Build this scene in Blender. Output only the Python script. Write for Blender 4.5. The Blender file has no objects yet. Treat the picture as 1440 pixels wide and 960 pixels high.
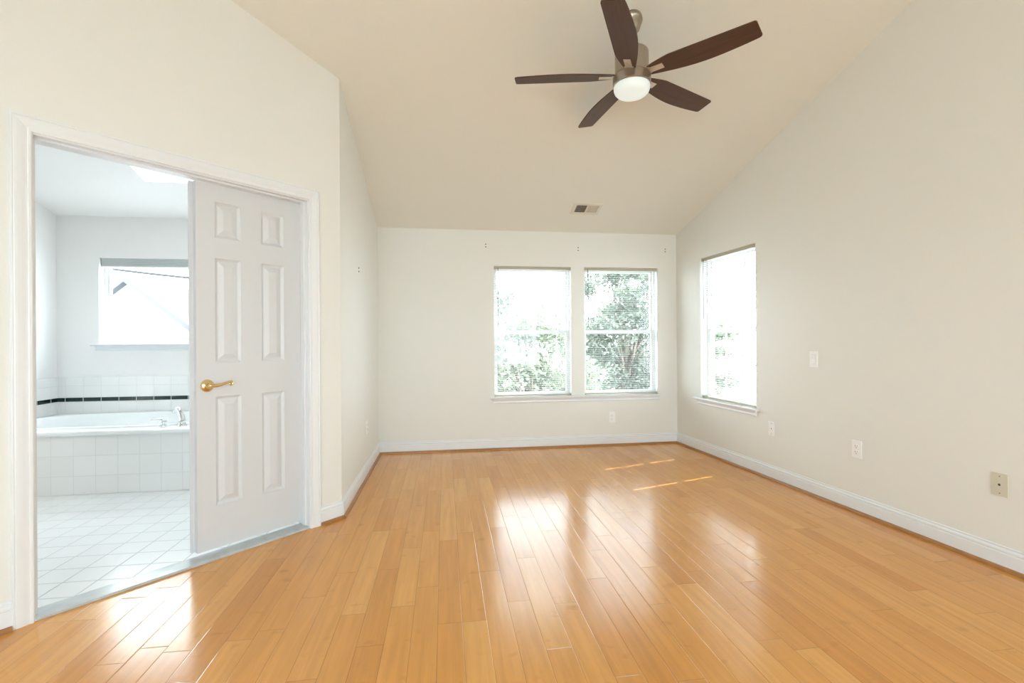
import bpy, bmesh, math, random
from mathutils import Vector, Matrix
R = math.radians
sc = bpy.context.scene
COL = sc.collection

# ------------------------------------------------------------------ camera, world, sun, exposure
F_PX = 675.0                      # focal length for the 1440 px wide frame
YAW, ROLL, EYE = R(8.0), R(0.35), 1.155
cam_d = bpy.data.cameras.new('camera')
cam_d.sensor_width = 36.0
cam_d.lens = F_PX / 1440.0 * 36.0
cam_d.shift_y = -2.0 / 1440.0
cam_d.clip_start = 0.02
cam = bpy.data.objects.new('camera', cam_d)
COL.objects.link(cam)
_f = Vector((math.sin(YAW), math.cos(YAW), 0))
_r = Vector((math.cos(YAW), -math.sin(YAW), 0))
_u = Vector((0, 0, 1))
_x = _r * math.cos(ROLL) - _u * math.sin(ROLL)
_y = _r * math.sin(ROLL) + _u * math.cos(ROLL)
_z = -_f
cam.matrix_world = Matrix(((_x.x, _y.x, _z.x, 0), (_x.y, _y.y, _z.y, 0), (_x.z, _y.z, _z.z, EYE), (0, 0, 0, 1)))
sc.camera = cam

SKY = 13.0
w = bpy.data.worlds.new('sky')
sc.world = w
w.use_nodes = True
bgn = w.node_tree.nodes['Background']
bgn.inputs[0].default_value = (0.83, 0.94, 1.04, 1)
bgn.inputs[1].default_value = SKY

sun_d = bpy.data.lights.new('sun', 'SUN')
sun_d.energy = 15.0
sun_d.angle = R(0.6)
sun_d.color = (1.0, 0.95, 0.86)
sun = bpy.data.objects.new('sun', sun_d)
COL.objects.link(sun)
_el = R(54)
_sd = Vector((-0.955 * math.cos(_el), -0.297 * math.cos(_el), -math.sin(_el)))
sun.rotation_euler = _sd.to_track_quat('-Z', 'Y').to_euler()

vs = sc.view_settings
vs.view_transform = 'Standard'
vs.look = 'None'
vs.gamma = 1.0
vs.use_curve_mapping = False
vs.exposure = 0.0
sc.cycles.max_bounces = 14
sc.cycles.diffuse_bounces = 8
sc.cycles.transparent_max_bounces = 24
sc.cycles.sample_clamp_indirect = 8.0

# ------------------------------------------------------------------ materials
def new_mat(name):
    m = bpy.data.materials.new(name)
    m.use_nodes = True
    nt = m.node_tree
    return m, nt, nt.nodes['Principled BSDF']

def node(nt, kind, **kw):
    n = nt.nodes.new(kind)
    for k, v in kw.items():
        setattr(n, k, v)
    return n

def math_n(nt, op, a, b=None, c=None):
    n = nt.nodes.new('ShaderNodeMath')
    n.operation = op
    for i, v in enumerate((a, b, c)):
        if v is None:
            continue
        if isinstance(v, (int, float)):
            n.inputs[i].default_value = v
        else:
            nt.links.new(v, n.inputs[i])
    return n.outputs[0]

def mat(name, col, rough=0.5, metal=0.0, var=0.03, scale=30.0, bump=0.0, spec=0.5):
    m, nt, p = new_mat(name)
    tc = node(nt, 'ShaderNodeTexCoord')
    nz = node(nt, 'ShaderNodeTexNoise')
    nz.inputs['Scale'].default_value = scale
    nz.inputs['Detail'].default_value = 4
    nt.links.new(tc.outputs['Object'], nz.inputs['Vector'])
    rp = node(nt, 'ShaderNodeValToRGB')
    rp.color_ramp.elements[0].color = tuple(c * (1 - var) for c in col) + (1,)
    rp.color_ramp.elements[1].color = tuple(min(1, c * (1 + var)) for c in col) + (1,)
    nt.links.new(nz.outputs['Fac'], rp.inputs[0])
    nt.links.new(rp.outputs[0], p.inputs['Base Color'])
    p.inputs['Roughness'].default_value = rough
    p.inputs['Metallic'].default_value = metal
    p.inputs['Specular IOR Level'].default_value = spec
    if bump:
        b = node(nt, 'ShaderNodeBump')
        b.inputs['Strength'].default_value = 1.0
        b.inputs['Distance'].default_value = bump
        nt.links.new(nz.outputs['Fac'], b.inputs['Height'])
        nt.links.new(b.outputs[0], p.inputs['Normal'])
    return m

def tile_mat(name, col, grout, w, h, mortar=0.0022, rough=0.12, offs=(0, 0, 0), plane='XZ', bumpd=0.0006):
    m, nt, p = new_mat(name)
    tc = node(nt, 'ShaderNodeTexCoord')
    sp = node(nt, 'ShaderNodeSeparateXYZ')
    nt.links.new(tc.outputs['Object'], sp.inputs[0])
    cb = node(nt, 'ShaderNodeCombineXYZ')
    for i, ax in enumerate(plane):
        v = math_n(nt, 'ADD', sp.outputs['XYZ'.index(ax)], offs[i])
        nt.links.new(v, cb.inputs[i])
    br = node(nt, 'ShaderNodeTexBrick')
    br.offset = 0.0
    br.squash = 1.0
    br.inputs['Scale'].default_value = 1.0
    br.inputs['Brick Width'].default_value = w
    br.inputs['Row Height'].default_value = h
    br.inputs['Mortar Size'].default_value = mortar
    br.inputs['Mortar Smooth'].default_value = 0.2
    br.inputs['Color1'].default_value = col + (1,)
    br.inputs['Color2'].default_value = tuple(c * 0.97 for c in col) + (1,)
    br.inputs['Mortar'].default_value = grout + (1,)
    nt.links.new(cb.outputs[0], br.inputs['Vector'])
    nt.links.new(br.outputs['Color'], p.inputs['Base Color'])
    rr = math_n(nt, 'MULTIPLY_ADD', br.outputs['Fac'], 0.5, rough)
    nt.links.new(rr, p.inputs['Roughness'])
    b = node(nt, 'ShaderNodeBump')
    b.invert = True
    b.inputs['Distance'].default_value = bumpd
    nt.links.new(br.outputs['Fac'], b.inputs['Height'])
    nt.links.new(b.outputs[0], p.inputs['Normal'])
    return m

def plank_mat(name):
    """honey maple strip floor: boards along Y, each with its own tone, length and a very slight tilt"""
    m, nt, p = new_mat(name)
    L = nt.links.new
    PW = 0.101
    geo = node(nt, 'ShaderNodeTexCoord')
    sp = node(nt, 'ShaderNodeSeparateXYZ')
    L(geo.outputs['Object'], sp.inputs[0])
    xs = math_n(nt, 'DIVIDE', math_n(nt, 'ADD', sp.outputs[0], 0.035), PW)
    ix = math_n(nt, 'FLOOR', xs)
    fx = math_n(nt, 'FRACT', xs)
    wn1 = node(nt, 'ShaderNodeTexWhiteNoise', noise_dimensions='1D')
    L(ix, wn1.inputs['W'])
    ln = math_n(nt, 'MULTIPLY_ADD', wn1.outputs['Value'], 0.55, 0.62)
    wn2 = node(nt, 'ShaderNodeTexWhiteNoise', noise_dimensions='1D')
    L(math_n(nt, 'ADD', ix, 71.3), wn2.inputs['W'])
    # warp y a little so that boards in one row differ in length
    nzw = node(nt, 'ShaderNodeTexNoise', noise_dimensions='2D')
    nzw.inputs['Scale'].default_value = 1.0
    cw = node(nt, 'ShaderNodeCombineXYZ')
    L(math_n(nt, 'MULTIPLY', ix, 7.7), cw.inputs[0])
    L(math_n(nt, 'MULTIPLY', sp.outputs[1], 0.8), cw.inputs[1])
    L(cw.outputs[0], nzw.inputs['Vector'])
    yy = math_n(nt, 'ADD', sp.outputs[1], math_n(nt, 'MULTIPLY', nzw.outputs['Fac'], 0.7))
    ys = math_n(nt, 'ADD', math_n(nt, 'DIVIDE', yy, ln), math_n(nt, 'MULTIPLY', wn2.outputs['Value'], 13.0))
    iy = math_n(nt, 'FLOOR', ys)
    fy = math_n(nt, 'FRACT', ys)
    cid = node(nt, 'ShaderNodeCombineXYZ')
    L(ix, cid.inputs[0]); L(iy, cid.inputs[1])
    wn = node(nt, 'ShaderNodeTexWhiteNoise', noise_dimensions='3D')
    L(cid.outputs[0], wn.inputs['Vector'])
    rp = node(nt, 'ShaderNodeValToRGB')
    cr = rp.color_ramp
    cols = [(0.0, (0.565, 0.243, 0.047)), (0.12, (0.612, 0.275, 0.056)), (0.5, (0.645, 0.302, 0.066)),
            (0.88, (0.675, 0.328, 0.079)), (1.0, (0.700, 0.358, 0.093))]
    cr.elements[0].position, cr.elements[0].color = cols[0][0], cols[0][1] + (1,)
    cr.elements[1].position, cr.elements[1].color = cols[-1][0], cols[-1][1] + (1,)
    for pos, c in cols[1:-1]:
        e = cr.elements.new(pos); e.color = c + (1,)
    L(wn.outputs['Value'], rp.inputs[0])
    # grain stretched along the board, shifted per board
    gv = node(nt, 'ShaderNodeCombineXYZ')
    L(math_n(nt, 'MULTIPLY_ADD', ix, 3.17, math_n(nt, 'MULTIPLY', sp.outputs[0], 40.0)), gv.inputs[0])
    L(math_n(nt, 'MULTIPLY_ADD', iy, 9.1, math_n(nt, 'MULTIPLY', sp.outputs[1], 2.2)), gv.inputs[1])
    g1 = node(nt, 'ShaderNodeTexNoise')
    g1.inputs['Scale'].default_value = 1.0; g1.inputs['Detail'].default_value = 6; g1.inputs['Distortion'].default_value = 0.6
    L(gv.outputs[0], g1.inputs['Vector'])
    g2v = node(nt, 'ShaderNodeCombineXYZ')
    L(math_n(nt, 'MULTIPLY_ADD', ix, 5.3, math_n(nt, 'MULTIPLY', sp.outputs[0], 9.0)), g2v.inputs[0])
    L(math_n(nt, 'MULTIPLY_ADD', iy, 4.7, math_n(nt, 'MULTIPLY', sp.outputs[1], 13.0)), g2v.inputs[1])
    g2 = node(nt, 'ShaderNodeTexNoise')
    g2.inputs['Scale'].default_value = 1.0; g2.inputs['Detail'].default_value = 3
    L(g2v.outputs[0], g2.inputs['Vector'])
    grain = math_n(nt, 'MULTIPLY_ADD', g1.outputs['Fac'], 0.44, 0.78)
    cl = node(nt, 'ShaderNodeMapRange')
    cl.inputs['From Min'].default_value = 0.20; cl.inputs['From Max'].default_value = 0.37
    cl.inputs['To Min'].default_value = 0.76; cl.inputs['To Max'].default_value = 1.0
    L(g2.outputs['Fac'], cl.inputs['Value'])
    tone = math_n(nt, 'MULTIPLY', grain, cl.outputs[0])
    # seams
    ex = math_n(nt, 'MULTIPLY', math_n(nt, 'SUBTRACT', 0.5, math_n(nt, 'ABSOLUTE', math_n(nt, 'SUBTRACT', fx, 0.5))), PW)
    ey = math_n(nt, 'MULTIPLY', math_n(nt, 'SUBTRACT', 0.5, math_n(nt, 'ABSOLUTE', math_n(nt, 'SUBTRACT', fy, 0.5))), ln)
    ed = math_n(nt, 'MINIMUM', ex, ey)
    seam = node(nt, 'ShaderNodeMapRange')
    seam.inputs['From Min'].default_value = 0.0004; seam.inputs['From Max'].default_value = 0.0016
    L(ed, seam.inputs['Value'])
    tone2 = math_n(nt, 'MULTIPLY', tone, math_n(nt, 'MULTIPLY_ADD', seam.outputs[0], 0.45, 0.55))
    mx = node(nt, 'ShaderNodeMix', data_type='RGBA', blend_type='MULTIPLY')
    mx.inputs[0].default_value = 1.0
    L(rp.outputs[0], mx.inputs[6])
    cc = node(nt, 'ShaderNodeCombineColor')
    for i in range(3):
        L(tone2, cc.inputs[i])
    L(cc.outputs[0], mx.inputs[7])
    L(mx.outputs[2], p.inputs['Base Color'])
    p.inputs['Roughness'].default_value = 0.2
    p.inputs['Specular IOR Level'].default_value = 0.66
    rgh = math_n(nt, 'MULTIPLY_ADD', g2.outputs['Fac'], 0.10, 0.14)
    L(rgh, p.inputs['Roughness'])
    # relief: eased edges + tiny board tilt + waviness
    edge = node(nt, 'ShaderNodeMapRange')
    edge.inputs['From Min'].default_value = 0.0; edge.inputs['From Max'].default_value = 0.003
    edge.inputs['To Min'].default_value = -0.0004; edge.inputs['To Max'].default_value = 0.0
    L(ed, edge.inputs['Value'])
    sc2 = node(nt, 'ShaderNodeSeparateColor')
    L(wn.outputs['Color'], sc2.inputs[0])
    gn = node(nt, 'ShaderNodeNewGeometry')
    tv = node(nt, 'ShaderNodeCombineXYZ')
    L(math_n(nt, 'MULTIPLY', math_n(nt, 'SUBTRACT', sc2.outputs[0], 0.5), 0.012), tv.inputs[0])
    L(math_n(nt, 'MULTIPLY', math_n(nt, 'SUBTRACT', sc2.outputs[1], 0.5), 0.006), tv.inputs[1])
    va = node(nt, 'ShaderNodeVectorMath', operation='ADD')
    L(gn.outputs['Normal'], va.inputs[0]); L(tv.outputs[0], va.inputs[1])
    vn = node(nt, 'ShaderNodeVectorMath', operation='NORMALIZE')
    L(va.outputs[0], vn.inputs[0])
    wv = node(nt, 'ShaderNodeTexNoise')
    wv.inputs['Scale'].default_value = 5.0
    L(geo.outputs['Object'], wv.inputs['Vector'])
    hgt = math_n(nt, 'ADD', edge.outputs[0], math_n(nt, 'MULTIPLY', wv.outputs['Fac'], 0.0006))
    b = node(nt, 'ShaderNodeBump')
    b.inputs['Strength'].default_value = 1.0
    b.inputs['Distance'].default_value = 1.0
    L(hgt, b.inputs['Height'])
    L(vn.outputs[0], b.inputs['Normal'])
    L(b.outputs[0], p.inputs['Normal'])
    return m

def blade_mat(name):
    m, nt, p = new_mat(name)
    tc = node(nt, 'ShaderNodeTexCoord')
    mp = node(nt, 'ShaderNodeMapping')
    mp.inputs['Scale'].default_value = (3, 60, 60)
    nt.links.new(tc.outputs['Object'], mp.inputs[0])
    nz = node(nt, 'ShaderNodeTexNoise')
    nz.inputs['Scale'].default_value = 1.0; nz.inputs['Detail'].default_value = 5
    nt.links.new(mp.outputs[0], nz.inputs['Vector'])
    rp = node(nt, 'ShaderNodeValToRGB')
    rp.color_ramp.elements[0].color = (0.050, 0.021, 0.011, 1)
    rp.color_ramp.elements[1].color = (0.115, 0.056, 0.030, 1)
    nt.links.new(nz.outputs['Fac'], rp.inputs[0])
    nt.links.new(rp.outputs[0], p.inputs['Base Color'])
    p.inputs['Roughness'].default_value = 0.5
    p.inputs['Specular IOR Level'].default_value = 0.28
    return m

def glass_mat(name):
    m, nt, p = new_mat(name)
    nt.nodes.remove(p)
    out = nt.nodes['Material Output']
    tr = node(nt, 'ShaderNodeBsdfTransparent'); tr.inputs[0].default_value = (0.95, 0.97, 0.96, 1)
    gl = node(nt, 'ShaderNodeBsdfGlossy'); gl.inputs['Roughness'].default_value = 0.02
    lw = node(nt, 'ShaderNodeLayerWeight'); lw.inputs[0].default_value = 0.5
    fr = node(nt, 'ShaderNodeMath', operation='MULTIPLY_ADD')
    nt.links.new(math_n(nt, 'POWER', lw.outputs['Facing'], 5.0), fr.inputs[0])
    fr.inputs[1].default_value = 0.7; fr.inputs[2].default_value = 0.03
    mx = node(nt, 'ShaderNodeMixShader')
    nt.links.new(fr.outputs[0], mx.inputs[0]); nt.links.new(tr.outputs[0], mx.inputs[1]); nt.links.new(gl.outputs[0], mx.inputs[2])
    nt.links.new(mx.outputs[0], out.inputs[0])
    return m

def slat_mat(name, col):
    m, nt, p = new_mat(name)
    out = nt.nodes['Material Output']
    p.inputs['Base Color'].default_value = col + (1,)
    p.inputs['Roughness'].default_value = 0.45
    tl = node(nt, 'ShaderNodeBsdfTranslucent'); tl.inputs[0].default_value = col + (1,)
    mx = node(nt, 'ShaderNodeMixShader'); mx.inputs[0].default_value = 0.2
    nt.links.new(p.outputs[0], mx.inputs[1]); nt.links.new(tl.outputs[0], mx.inputs[2])
    nt.links.new(mx.outputs[0], out.inputs[0])
    return m

def leaf_mat(name, c0, c1):
    m, nt, p = new_mat(name)
    out = nt.nodes['Material Output']
    oi = node(nt, 'ShaderNodeNewGeometry')
    rp = node(nt, 'ShaderNodeValToRGB')
    rp.color_ramp.elements[0].color = c0 + (1,)
    rp.color_ramp.elements[1].color = c1 + (1,)
    nt.links.new(oi.outputs['Random Per Island'], rp.inputs[0])
    nt.links.new(rp.outputs[0], p.inputs['Base Color'])
    p.inputs['Roughness'].default_value = 0.35
    tl = node(nt, 'ShaderNodeBsdfTranslucent')
    nt.links.new(rp.outputs[0], tl.inputs[0])
    mx = node(nt, 'ShaderNodeMixShader'); mx.inputs[0].default_value = 0.35
    nt.links.new(p.outputs[0], mx.inputs[1]); nt.links.new(tl.outputs[0], mx.inputs[2])
    nt.links.new(mx.outputs[0], out.inputs[0])
    return m

def emit_mat(name, col, strength):
    m, nt, p = new_mat(name)
    p.inputs['Base Color'].default_value = col + (1,)
    p.inputs['Roughness'].default_value = 0.3
    p.inputs['Emission Color'].default_value = col + (1,)
    p.inputs['Emission Strength'].default_value = strength
    return m

M = {
    'wall': mat('wall_paint', (0.772, 0.774, 0.735), 0.62, bump=0.0004, scale=120, var=0.01, spec=0.3),
    'ceil': mat('ceiling_paint', (0.80, 0.795, 0.735), 0.75, bump=0.0004, scale=120, var=0.01, spec=0.2),
    'bwall': mat('bathroom_paint', (0.865, 0.85, 0.835), 0.6, bump=0.0003, scale=120, var=0.01),
    'trim': mat('white_trim', (0.775, 0.80, 0.825), 0.32, var=0.01),
    'door': mat('white_door_paint', (0.65, 0.668, 0.69), 0.38, var=0.012, scale=60),
    'vinyl': mat('white_vinyl', (0.84, 0.84, 0.83), 0.35, var=0.01),
    'floor': plank_mat('maple_planks'),
    'shoe': mat('maple_moulding', (0.36, 0.165, 0.055), 0.3, var=0.25, scale=25),
    'btile_floor': tile_mat('white_floor_tile', (0.84, 0.84, 0.83), (0.46, 0.47, 0.47), 0.152, 0.152, plane='XY', rough=0.16, mortar=0.0036),
    'btile_wall': tile_mat('white_wall_tile', (0.87, 0.865, 0.855), (0.72, 0.73, 0.72), 0.152, 0.152, plane='XZ', offs=(3.602 % 0.152 + 0.076, 0.012, 0)),
    'btile_side': tile_mat('white_side_tile', (0.87, 0.865, 0.855), (0.72, 0.73, 0.72), 0.152, 0.152, plane='YZ', offs=(0.05, 0.012, 0)),
    'stripe': tile_mat('dark_green_tile', (0.012, 0.030, 0.026), (0.75, 0.77, 0.76), 0.152, 0.5, plane='XZ', offs=(3.602 % 0.152 + 0.076, -0.4, 0), mortar=0.0025),
    'stripe_side': tile_mat('dark_green_tile_side', (0.012, 0.030, 0.026), (0.75, 0.77, 0.76), 0.152, 0.5, plane='YZ', offs=(0.05, -0.4, 0), mortar=0.0025),
    'acrylic': mat('white_acrylic', (0.86, 0.875, 0.88), 0.12, var=0.005),
    'marble': mat('grey_marble', (0.50, 0.53, 0.54), 0.15, var=0.25, scale=14),
    'nickel': mat('brushed_nickel', (0.42, 0.375, 0.32), 0.34, metal=1.0, var=0.06, scale=80),
    'nickel_plate': mat('satin_plate', (0.62, 0.54, 0.45), 0.4, metal=0.7, var=0.04),
    'chrome': mat('chrome', (0.80, 0.81, 0.82), 0.07, metal=1.0, var=0.01),
    'brass': mat('polished_brass', (0.80, 0.64, 0.34), 0.18, metal=1.0, var=0.05),
    'blade': blade_mat('walnut_blade'),
    'lens': emit_mat('frosted_glass_lit', (0.60, 0.66, 0.645), 0.62),
    'glass': glass_mat('window_glass'),
    'slat': slat_mat('white_slat', (0.50, 0.495, 0.475)),
    'cream': mat('cream_metal', (0.44, 0.405, 0.30), 0.45, var=0.02),
    'cord': mat('white_cord', (0.75, 0.74, 0.70), 0.7),
    'wand': mat('smoky_wand', (0.09, 0.095, 0.09), 0.25),
    'plate': mat('white_plastic', (0.87, 0.87, 0.87), 0.35, var=0.01),
    'ivory': mat('ivory_plastic', (0.62, 0.60, 0.50), 0.38, var=0.01),
    'dark': mat('dark_plastic', (0.02, 0.02, 0.02), 0.5),
    'slot': mat('grey_slot', (0.18, 0.175, 0.17), 0.6),
    'screw': mat('dark_anchor', (0.10, 0.09, 0.08), 0.5),
    'duct': mat('dark_duct', (0.05, 0.047, 0.04), 0.7),
    'vent': mat('vent_enamel', (0.74, 0.70, 0.60), 0.45, var=0.01),
    'shade': mat('grey_shade_cloth', (0.50, 0.53, 0.52), 0.8, var=0.05, scale=90),
    'bounce_ground': mat('pale_bounce_ground', (0.44, 0.46, 0.47), 0.9, var=0.3, scale=3),  # outdoor ground made pale so it bounces daylight up to the ceiling
    'leaf': leaf_mat('leaf_green', (0.07, 0.088, 0.066), (0.25, 0.28, 0.215)),
    'leaf_light': leaf_mat('leaf_light', (0.11, 0.135, 0.085), (0.33, 0.36, 0.26)),
    'bark': mat('bark', (0.16, 0.13, 0.10), 0.9, var=0.3, scale=20),
    'siding': mat('pale_siding', (0.42, 0.42, 0.42), 0.6, var=0.03),
    'roof': mat('grey_shingle', (0.11, 0.11, 0.115), 0.85, var=0.2, scale=18),
    'wire': mat('black_wire', (0.02, 0.02, 0.02), 0.6),
}

# ------------------------------------------------------------------ mesh helpers
class MB:
    def __init__(s):
        s.bm = bmesh.new()

    def box(s, a, b, bevel=0.0):
        x0, y0, z0 = a; x1, y1, z1 = b
        v = [s.bm.verts.new(p) for p in ((x0, y0, z0), (x1, y0, z0), (x1, y1, z0), (x0, y1, z0),
                                         (x0, y0, z1), (x1, y0, z1), (x1, y1, z1), (x0, y1, z1))]
        fs = [s.bm.faces.new([v[i] for i in q]) for q in ((0, 3, 2, 1), (4, 5, 6, 7), (0, 1, 5, 4), (1, 2, 6, 5), (2, 3, 7, 6), (3, 0, 4, 7))]
        if bevel:
            es = {e for f in fs for e in f.edges}
            bmesh.ops.bevel(s.bm, geom=list(es), offset=bevel, segments=2, profile=0.7, affect='EDGES')
        return s

    def prism(s, poly, vec):
        """extrude a planar polygon (list of 3-D points) along vec"""
        vec = Vector(vec)
        a = [s.bm.verts.new(p) for p in poly]
        b = [s.bm.verts.new(Vector(p) + vec) for p in poly]
        n = len(poly)
        s.bm.faces.new(a); s.bm.faces.new(b[::-1])
        for i in range(n):
            j = (i + 1) % n
            s.bm.faces.new((a[j], a[i], b[i], b[j]))
        return s

    def lathe(s, prof, seg=32, mtx=None):
        """profile [(r, z)] turned about local z"""
        mtx = mtx or Matrix.Identity(4)
        rings = []
        for r, z in prof:
            if r < 1e-6:
                rings.append([s.bm.verts.new(mtx @ Vector((0, 0, z)))])
            else:
                rings.append([s.bm.verts.new(mtx @ Vector((r * math.cos(2 * math.pi * k / seg), r * math.sin(2 * math.pi * k / seg), z))) for k in range(seg)])
        for a, b in zip(rings, rings[1:]):
            for k in range(seg):
                q = [a[k % len(a)], a[(k + 1) % len(a)], b[(k + 1) % len(b)], b[k % len(b)]]
                u = []
                for x in q:
                    if x not in u:
                        u.append(x)
                if len(u) > 2:
                    s.bm.faces.new(u)
        for rg in (rings[0], rings[-1]):
            if len(rg) > 2:
                s.bm.faces.new(rg)
        return s

    def tube(s, pts, rad, seg=10, cap=True):
        pts = [Vector(p) for p in pts]
        rs = rad if isinstance(rad, (list, tuple)) else [rad] * len(pts)
        prev = None
        rings = []
        for i, p in enumerate(pts):
            d = (pts[min(i + 1, len(pts) - 1)] - pts[max(i - 1, 0)]).normalized()
            if prev is None:
                ref = Vector((0, 0, 1)) if abs(d.z) < 0.9 else Vector((1, 0, 0))
                u = d.cross(ref).normalized()
            else:
                u = (prev - d * prev.dot(d)).normalized()
            prev = u
            v = d.cross(u)
            rings.append([s.bm.verts.new(p + (u * math.cos(2 * math.pi * k / seg) + v * math.sin(2 * math.pi * k / seg)) * rs[i]) for k in range(seg)])
        for a, b in zip(rings, rings[1:]):
            for k in range(seg):
                s.bm.faces.new((a[k], a[(k + 1) % seg], b[(k + 1) % seg], b[k]))
        if cap:
            s.bm.faces.new(rings[0][::-1]); s.bm.faces.new(rings[-1])
        return s

    def strip(s, sections, closed_profile=True, caps=True):
        """loft: list of sections, each a list of 3-D points of equal length"""
        vs_ = [[s.bm.verts.new(p) for p in sec] for sec in sections]
        n = len(vs_[0])
        for a, b in zip(vs_, vs_[1:]):
            for k in range(n if closed_profile else n - 1):
                j = (k + 1) % n
                s.bm.faces.new((a[k], a[j], b[j], b[k]))
        if caps and closed_profile:
            s.bm.faces.new(vs_[0][::-1]); s.bm.faces.new(vs_[-1])
        return s

    def build(s, name, m, parent=None, smooth=False, loc=None, rot=None):
        bmesh.ops.recalc_face_normals(s.bm, faces=s.bm.faces)
        me = bpy.data.meshes.new(name)
        s.bm.to_mesh(me); s.bm.free()
        me.materials.append(m)
        if smooth:
            for p in me.polygons:
                p.use_smooth = True
            if smooth != 'all':
                try:
                    me.set_sharp_from_angle(angle=R(smooth if smooth is not True else 40))
                except Exception:
                    pass
        o = bpy.data.objects.new(name, me)
        COL.objects.link(o)
        if parent is not None:
            o.parent = parent
        if loc is not None:
            o.location = loc
        if rot is not None:
            o.rotation_euler = rot
        return o

def empty(name, loc=(0, 0, 0), rz=0.0):
    o = bpy.data.objects.new(name, None)
    o.empty_display_size = 0.1
    COL.objects.link(o)
    o.location = loc
    o.rotation_euler = (0, 0, rz)
    return o

def tag(o, label, cat, group=None, kind=None):
    o['label'] = label; o['category'] = cat
    if group: o['group'] = group
    if kind: o['kind'] = kind
    return o

def struct(o, label, cat):
    return tag(o, label, cat, kind='structure')

def copy_tree(o, parent=None):
    c = o.copy(); COL.objects.link(c)
    if parent is not None: c.parent = parent
    for ch in list(o.children):
        copy_tree(ch, c)
    return c

# ------------------------------------------------------------------ room plan (metres, camera at 0,0)
XL, YB = -0.673, 5.052                    # left wall, back wall
LC = Vector((XL, 3.268, 0))               # outer corner: left wall meets the angled bathroom-door wall
R0 = Vector((2.568, YB, 0))               # right back corner
RD = Vector((0.0605, -0.9982, 0)).normalized()   # right wall runs towards the camera
REAR = -2.6
SIDE = -1.91
S2 = math.sqrt(0.5)
SL = 0.311                                # ceiling pitch
ZB = 2.316                                # ceiling height at the back wall
RIDGE_Y = 1.0
ZR = ZB + SL * (YB - RIDGE_Y)
# wall frames: local x to the viewer's right, local y into the wall, z up
F_BACK = ((0, YB, 0), 0.0)
F_RIGHT = (tuple(R0), math.atan2(RD.y, RD.x))
F_LEFT = ((XL, 0, 0), R(90))
F_DOOR = (tuple(LC), R(45))

def world(fr, x, y, z):
    (o, a) = fr
    return Vector((o[0] + x * math.cos(a) - y * math.sin(a), o[1] + x * math.sin(a) + y * math.cos(a), o[2] + z))

def slab(name, m, fr, x0, x1, z0, z1, thick, holes=(), label='', cat='wall'):
    """a wall slab with rectangular holes, local y 0..thick"""
    xs = sorted({x0, x1, *[h[0] for h in holes], *[h[1] for h in holes]})
    zs = sorted({z0, z1, *[h[2] for h in holes], *[h[3] for h in holes]})
    mb = MB(); bm = mb.bm
    solid = {}
    for i in range(len(xs) - 1):
        for j in range(len(zs) - 1):
            cx, cz = (xs[i] + xs[i + 1]) / 2, (zs[j] + zs[j + 1]) / 2
            solid[i, j] = not any(h[0] < cx < h[1] and h[2] < cz < h[3] for h in holes)
    vc = {}
    def V(i, j, k):
        if (i, j, k) not in vc:
            vc[i, j, k] = bm.verts.new((xs[i], thick * k, zs[j]))
        return vc[i, j, k]
    for (i, j), s_ in solid.items():
        if not s_:
            continue
        bm.faces.new((V(i, j, 0), V(i + 1, j, 0), V(i + 1, j + 1, 0), V(i, j + 1, 0)))
        bm.faces.new((V(i, j, 1), V(i, j + 1, 1), V(i + 1, j + 1, 1), V(i + 1, j, 1)))
        for (di, dj, a, b) in ((-1, 0, (i, j), (i, j + 1)), (1, 0, (i + 1, j + 1), (i + 1, j)), (0, -1, (i + 1, j), (i, j)), (0, 1, (i, j + 1), (i + 1, j + 1))):
            if not solid.get((i + di, j + dj), False):
                bm.faces.new((V(*a, 0), V(*b, 0), V(*b, 1), V(*a, 1)))
    o = mb.build(name, m, loc=fr[0], rot=(0, 0, fr[1]))
    return struct(o, label, cat)

# window openings in wall coordinates
W1 = (0.520, 1.360, 0.550, 1.940)
W2 = (1.505, 2.345, 0.550, 1.940)
W3 = (0.455, 1.268, 0.553, 1.976)
WB = (-3.243, -2.03, 1.138, 1.960)        # bathroom window (x of the back wall)
OP = (-1.437, -0.226, 0.0, 2.022)         # bathroom doorway
WT = 0.13
OPH = (OP[0] - 0.018, OP[1] + 0.018, -0.1, OP[3] + 0.018)

slab('wall_back', M['wall'], F_BACK, XL - 0.06, 2.9, -0.05, 2.42, WT, (W1, W2), 'beige back wall with two blind-covered windows')
slab('wall_right', M['wall'], F_RIGHT, -0.13, 7.9, -0.05, 3.75, WT, (W3,), 'long beige right wall with sloping top and one window')
slab('wall_left', M['wall'], F_LEFT, 3.268, 5.06, -0.05, 3.1, WT, (), 'short beige left wall between back wall and bathroom door wall')
slab('wall_door', M['wall'], F_DOOR, -1.80, 0.0, -0.05, 3.6, 0.115, (OPH,), 'angled beige wall holding the white bathroom door')
slab('wall_side', M['wall'], ((SIDE, 0, 0), R(90)), REAR - 0.1, 2.04, -0.05, 3.75, WT, (), 'beige side wall left of the camera')
slab('wall_rear', M['wall'], ((0, REAR, 0), R(180)), -3.2, 2.1, -0.05, 3.2, WT, ((-2.55, -1.25, 0.45, 2.30), (-0.35, 1.7, 0.45, 2.30)), 'beige rear wall behind the camera with two openings added for fill daylight')
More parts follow.
